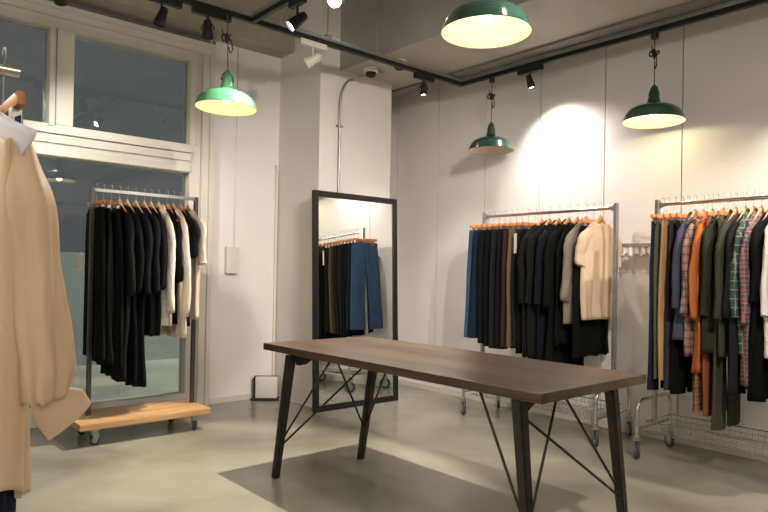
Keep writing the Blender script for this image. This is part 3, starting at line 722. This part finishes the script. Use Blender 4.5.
rgt = [
 (2.066, 'c', lambda: pants('jeans', M['denim_navy'], 1.28, .165, .016, 41), 'dark navy jeans outermost by the post of the right rack', 'jeans'),
 (2.030, 'c', lambda: pants('trousers', M['olive_grey'], 1.20, .165, .016, 42), 'olive grey trousers between navy jeans and tan pair', 'trousers'),
 (1.985, 'c', lambda: pants('trousers', M['tan'], 1.20, .182, .019, 43), 'tan trousers on the right rack', 'trousers'),
 (1.935, 'c', lambda: pants('trousers', M['slate'], 1.26, .17, .018, 44, wide=.02), 'slate grey trousers beside the tan pair', 'trousers'),
 (1.895, 'c', lambda: pants('trousers', B, 1.28, .17, .018, 45, wide=.02), 'black trousers right behind the blue denim jacket', 'trousers'),
 (1.850, 'w', lambda: top_garment('denim_jacket', M['jean_blue'], .92, .20, .23, .022, .56, .05, seed=46, collar=True), 'faded blue denim jacket on the right rack', 'jacket'),
 (1.800, 'l', lambda: top_garment('shirt', M['plaid_brown'], 1.02, .20, .225, .022, .60, .05, seed=47, collar=True), 'brown and grey checked shirt beside the orange one', 'shirt'),
 (1.772, 'c', lambda: pants('trousers', M['plaid_orange'], 1.37, .165, .014, 48), 'orange trousers with black checks, hanging below the shirts', 'trousers'),
 (1.742, 'w', lambda: top_garment('shirt', M['orange'], 1.12, .20, .225, .020, .62, .05, seed=49), 'plain orange shirt on the right rack', 'shirt'),
 (1.712, 'c', lambda: pants('trousers', M['rust'], 1.39, .165, .014, 50), 'rust brown trousers showing below the orange shirt', 'trousers'),
 (1.676, 'w', lambda: top_garment('jacket', M['dark_olive'], .98, .20, .235, .022, .60, .052, seed=51), 'dark olive jacket right of the orange shirt', 'jacket'),
 (1.640, 'c', lambda: pants('trousers', M['olive'], 1.46, .17, .016, 52, wide=.03), 'grey-green trousers hanging lowest on the right rack', 'trousers'),
 (1.600, 'w', lambda: top_garment('jacket', M['moss'], 1.0, .205, .24, .024, .62, .054, seed=53, collar=True), 'moss green jacket with full collar', 'jacket'),
 (1.545, 'w', lambda: top_garment('coat', CH, 1.22, .20, .235, .024, .6, .052, seed=54), 'charcoal coat between the moss jacket and green checks', 'coat'),
 (1.500, 'w', lambda: top_garment('shirt', M['plaid_green'], .98, .20, .235, .022, .60, .052, seed=55, collar=True), 'green checked shirt with pale lines', 'shirt'),
 (1.455, 'w', lambda: top_garment('shirt', M['plaid_navy'], 1.16, .20, .235, .022, .64, .052, seed=56, collar=True), 'grey and red checked shirt right of the green one', 'shirt'),
 (1.400, 'w', lambda: top_garment('dress', B, 1.24, .20, .235, .024, .5, .05, seed=57), 'black dress between the checked shirts and the white blouse', 'dress'),
 (1.345, 'w', lambda: top_garment('blouse', M['white_cloth'], .98, .20, .235, .024, .58, .055, seed=58), 'white blouse at the edge of the view on the right rack', 'blouse'),
 (1.290, 'w', lambda: top_garment('shirt', M['plaid_navy'], 1.15, .20, .235, .024, .58, .05, seed=59), 'dark checked shirt behind the white blouse', 'shirt'),
 (1.230, 'w', lambda: top_garment('coat', BS, 1.25, .20, .235, .024, .58, .05, seed=60), 'black coat beyond the white blouse', 'coat'),
]
for i, (y, k, f, lab, cat) in enumerate(rgt):
    hang('R', y, k, f(), lab, cat, random.uniform(-.06, .06))

# ---- near rail at the left edge: cream blouse, white top, navy jeans
FX, FY, FZ = .275, 1.575, 1.62
nr = empty('hanging_rail', (-.9, FY, FZ)); tag(nr, 'steel hanging rail at the left edge that carries the cream blouse', 'rail')
MB().ring_tube([(-.6, 0, 0), (FX+.9+.04, 0, 0)], .0125, 14).build('bar', M['chrome'], nr)
for x in (-.5, .4): MB().ring_tube([(x, 0, 0), (x, 0, ZC-FZ)], .008, 10).build('hanging_rod', M['chrome'], nr)
def big_blouse():
    root = bpy.data.objects.new('blouse', None); col.objects.link(root)
    n, rows = 110, 60; rings = []; L = .86
    for i in range(rows+1):
        s_ = i/rows; ring = []
        for j in range(n):
            a = 2*pi*j/n; c, sn = cos(a), sin(a); u = (1 if c >= 0 else -1)*abs(c)**.85
            xs = abs(u)*.205; ztop = -.150-.06*(xs/.2)**.9
            if xs < .08: ztop -= (.08 if sn < 0 else .015)*(1-(xs/.08)**2)
            e = min(1, s_/.3); e = e*e*(3-2*e); half = .205+.035*e
            x = u*half; zb = -L-.07*(1-abs(u)**2.5)+.0
            z = ztop+(zb-ztop)*s_
            t = .012+.033*min(1, s_*4)
            y = (abs(sn)**.75)*(1 if sn > 0 else -1)*t
            f_ = min(1, s_*2.5)*.014*(1-.8*abs(u)**6)
            y += f_*(sin(x*38+1.2*sin(z*3))+.8*sin(x*71+z*2)+1.8*nz(x*7, z*1.6, 3.))
            ring.append((x, y, z))
        rings.append(ring)
    b = MB().loops(rings).build('body', M['cream_silk'], root, angle=1.5); md = b.modifiers.new('t', 'SOLIDIFY'); md.thickness = .0015
    for sg in (1, -1):
        rg = []; K = 54; cy0 = .064 if sg > 0 else -.01
        for k in range(K+1):
            t = k/K
            x = sg*(.165+.05*min(1, t*4)+.03*t); z = -.205-.495*t
            ry = (.022+.016*min(1, t*5)+.002*t)*(1 if t < .9 else 1-.22*(t-.9)/.1); rx = ry*1.15
            yc = cy0*(.42+.58*min(1, t*1.15))
            r = []
            for j in range(44):
                a = 2*pi*j/44
                fold = 1+.20*min(1, t*2)*sin(a*4+t*3)+.07*sin(a*9-t*6)*t+.12*nz(a, t*5, sg)
                if t > .84: fold += .08*sin(a*15)*(t-.84)/.16
                r.append((x+rx*cos(a)*fold, yc+ry*sin(a)*fold, z+.006*sin(a)*t+.004*sin(a*7)*(t > .9)))
            rg.append(r)
        MB().loops(rg, True, True).build('sleeve', M['cream_silk'], root, angle=1.5)
        # deep turned cuff, a flaring band that hangs open
        cf = []
        for k in range(9):
            q = k/8; w = .030+.020*min(1, q*2.2); r = []
            c0 = Vector((sg*.246, cy0+.004+.040*q, -.684-.062*q)); d = Vector((0, .76, .62*min(1, .3+q))).normalized()
            for j in range(36):
                a = 2*pi*j/36
                r.append(c0+d*(w*(abs(cos(a))**.85)*(1 if cos(a) > 0 else -1))+Vector((.020*sin(a)+.002*sin(a*3+q*4), 0, 0)))
            cf.append(r)
        c9 = cf[-1]; cc = sum(c9, Vector())/len(c9)
        cf.append([cc+(p-cc)*.8+Vector((0, -.004, .012)) for p in c9])
        MB().loops(cf, True, True).build('cuff', M['cream_silk'], root, angle=1.2)
    return root
RZ = -pi/2
def front_hang(g, x, kind, label, cat, rz, hl):
    loc = (x, FY, FZ+.029)
    if kind: hanger(kind, loc, rz, hl, HG['F'])
    place(g, loc, rz, label, cat, 'clothes on the near rail')
front_hang(big_blouse(), FX-.017, None, 'cream satin blouse with wide cuffs hanging nearest at the left edge', 'blouse', RZ, '')
front_hang(top_garment('camisole', M['white_sheer'], .60, .25, .18, .008, 0, .05, seed=71, zs=-.106, neck=.05, slope=.074, low=-.02, fold=.001, curve=.034), FX-.011, 'f', 'sheer white top whose shoulder rises behind the cream blouse', 'top', RZ, 'pale wooden hanger inside the sheer white top')
front_hang(pants('jeans', M['denim_navy'], 1.45, .162, .010, 72), FX+.012, 'c', 'navy jeans hanging behind the cream blouse at the left edge', 'jeans', RZ, 'wooden clip hanger above the cream blouse at the left edge')

# ------------------------------------------------------------------ out of view: high floor spot, then spots and globes added as fill
spot_head((3.30, 3.69, 3.62), (1.35, 3.25, 0), white=True, lit=M['ledw'], power=185, angle=58, colr=(1, .88, .70), blend=.35, label='white spotlight high above the table aimed at the floor', adapter=(.14, 'Y'), size=1.1, lsize=.012)
MB().box(3.26, 3.34, 3.53, 3.85, 3.621, ZC-.001).build('ceiling_bracket', M['galv'], smooth=False); tag(col.objects[-1], 'grey bracket that carries the high white spotlight', 'bracket')
n_ = 0  # extra track spots, added outside the view to brighten the room
for (x, y, ax, ay, az, pw, an, cl) in [
    (1.0, 4.018, 1.7, 5.3, 1.9, 26, 62, (1, .93, .84)),
    (4.422, .9, 4.33, 1.6, 1.1, 42, 80, (1, .86, .72)),
    (2.25, .9, 3.6, 4.4, 1.2, 60, 70, (1, .88, .76)),
    (2.25, .2, 3.9, 2.6, .6, 60, 75, (1, .90, .78)),
    (2.25, 1.45, 2.9, 4.9, .9, 45, 60, (1, .86, .84)),
    (-1.3, 4.018, .2, 1.9, 1.0, 62, 60, (1, .92, .80)),
    (0.2, 4.018, .2, 2.4, .0, 45, 80, (1, .90, .76)),
    ]:
    n_ += 1
    ax_ = 'X' if y > 4 else 'Y'
    names = ['aimed at the window rack', 'aimed at the coloured shirts', 'aimed at the mirror', 'aimed at the middle rack', 'aimed at the pillar foot', 'aimed at the cream blouse', 'aimed at the floor by the window']
    spot_head((x, y, ZT), (ax, ay, az), lit=M['ledw'], power=pw, angle=an, colr=cl, blend=.8, label='added off-frame track spotlight ' + names[n_-1], adapter=(.14, ax_))

for x, y, nm in ((-.3, -1.3, 'behind the camera on the left'), (1.0, -2.3, 'behind the camera on the right'), (-1.5, 1.9, 'left of the near rail')):  # unseen globes added for general fill light
    gl = empty('fill_globe', (x, y, 2.75)); tag(gl, 'added white fill globe hanging ' + nm, 'pendant lamp')
    MB().lathe([(0, -.15)]+[(.15*sin(pi*k/24), -.15*cos(pi*k/24)) for k in range(1, 24)]+[(0, .15)], 40).build('globe', M['globe'], gl)
    MB().ring_tube([(0, 0, .15), (0, 0, ZC-2.75)], .004, 8).build('cord', M['blackmat'], gl)

wd = bpy.data.worlds.new('night'); sc.world = wd; wd.use_nodes = True
wd.node_tree.nodes['Background'].inputs[0].default_value = (.031, .032, .033, 1); wd.node_tree.nodes['Background'].inputs[1].default_value = 1.

# ------------------------------------------------------------------ camera
F, CX, CY, YAW, PITCH, ROLL, H = 644.4, 380.09, 268.82, .7131, .0057, .0187, 1.2
sy, cy, sp, cp, sr, cr = sin(YAW), cos(YAW), sin(PITCH), cos(PITCH), sin(ROLL), cos(ROLL)
Fw = Vector((sy*cp, cy*cp, sp)); R0 = Vector((cy, -sy, 0)); U0 = Vector((-sy*sp, -cy*sp, cp))
Rt = R0*cr+U0*sr; Up = U0*cr-R0*sr
cam = bpy.data.cameras.new('camera'); co = bpy.data.objects.new('camera', cam); col.objects.link(co)
co.matrix_world = Matrix(((Rt.x, Up.x, -Fw.x, 0), (Rt.y, Up.y, -Fw.y, 0), (Rt.z, Up.z, -Fw.z, H), (0, 0, 0, 1)))
cam.sensor_width = 36; cam.lens = F/768*36; cam.shift_x = (384-CX)/768; cam.shift_y = (CY-256)/768
cam.clip_start = .02
sc.camera = co
vs = sc.view_settings; vs.view_transform = 'Standard'; vs.look = 'None'; vs.gamma = 1; vs.exposure = 1.95; vs.use_curve_mapping = False
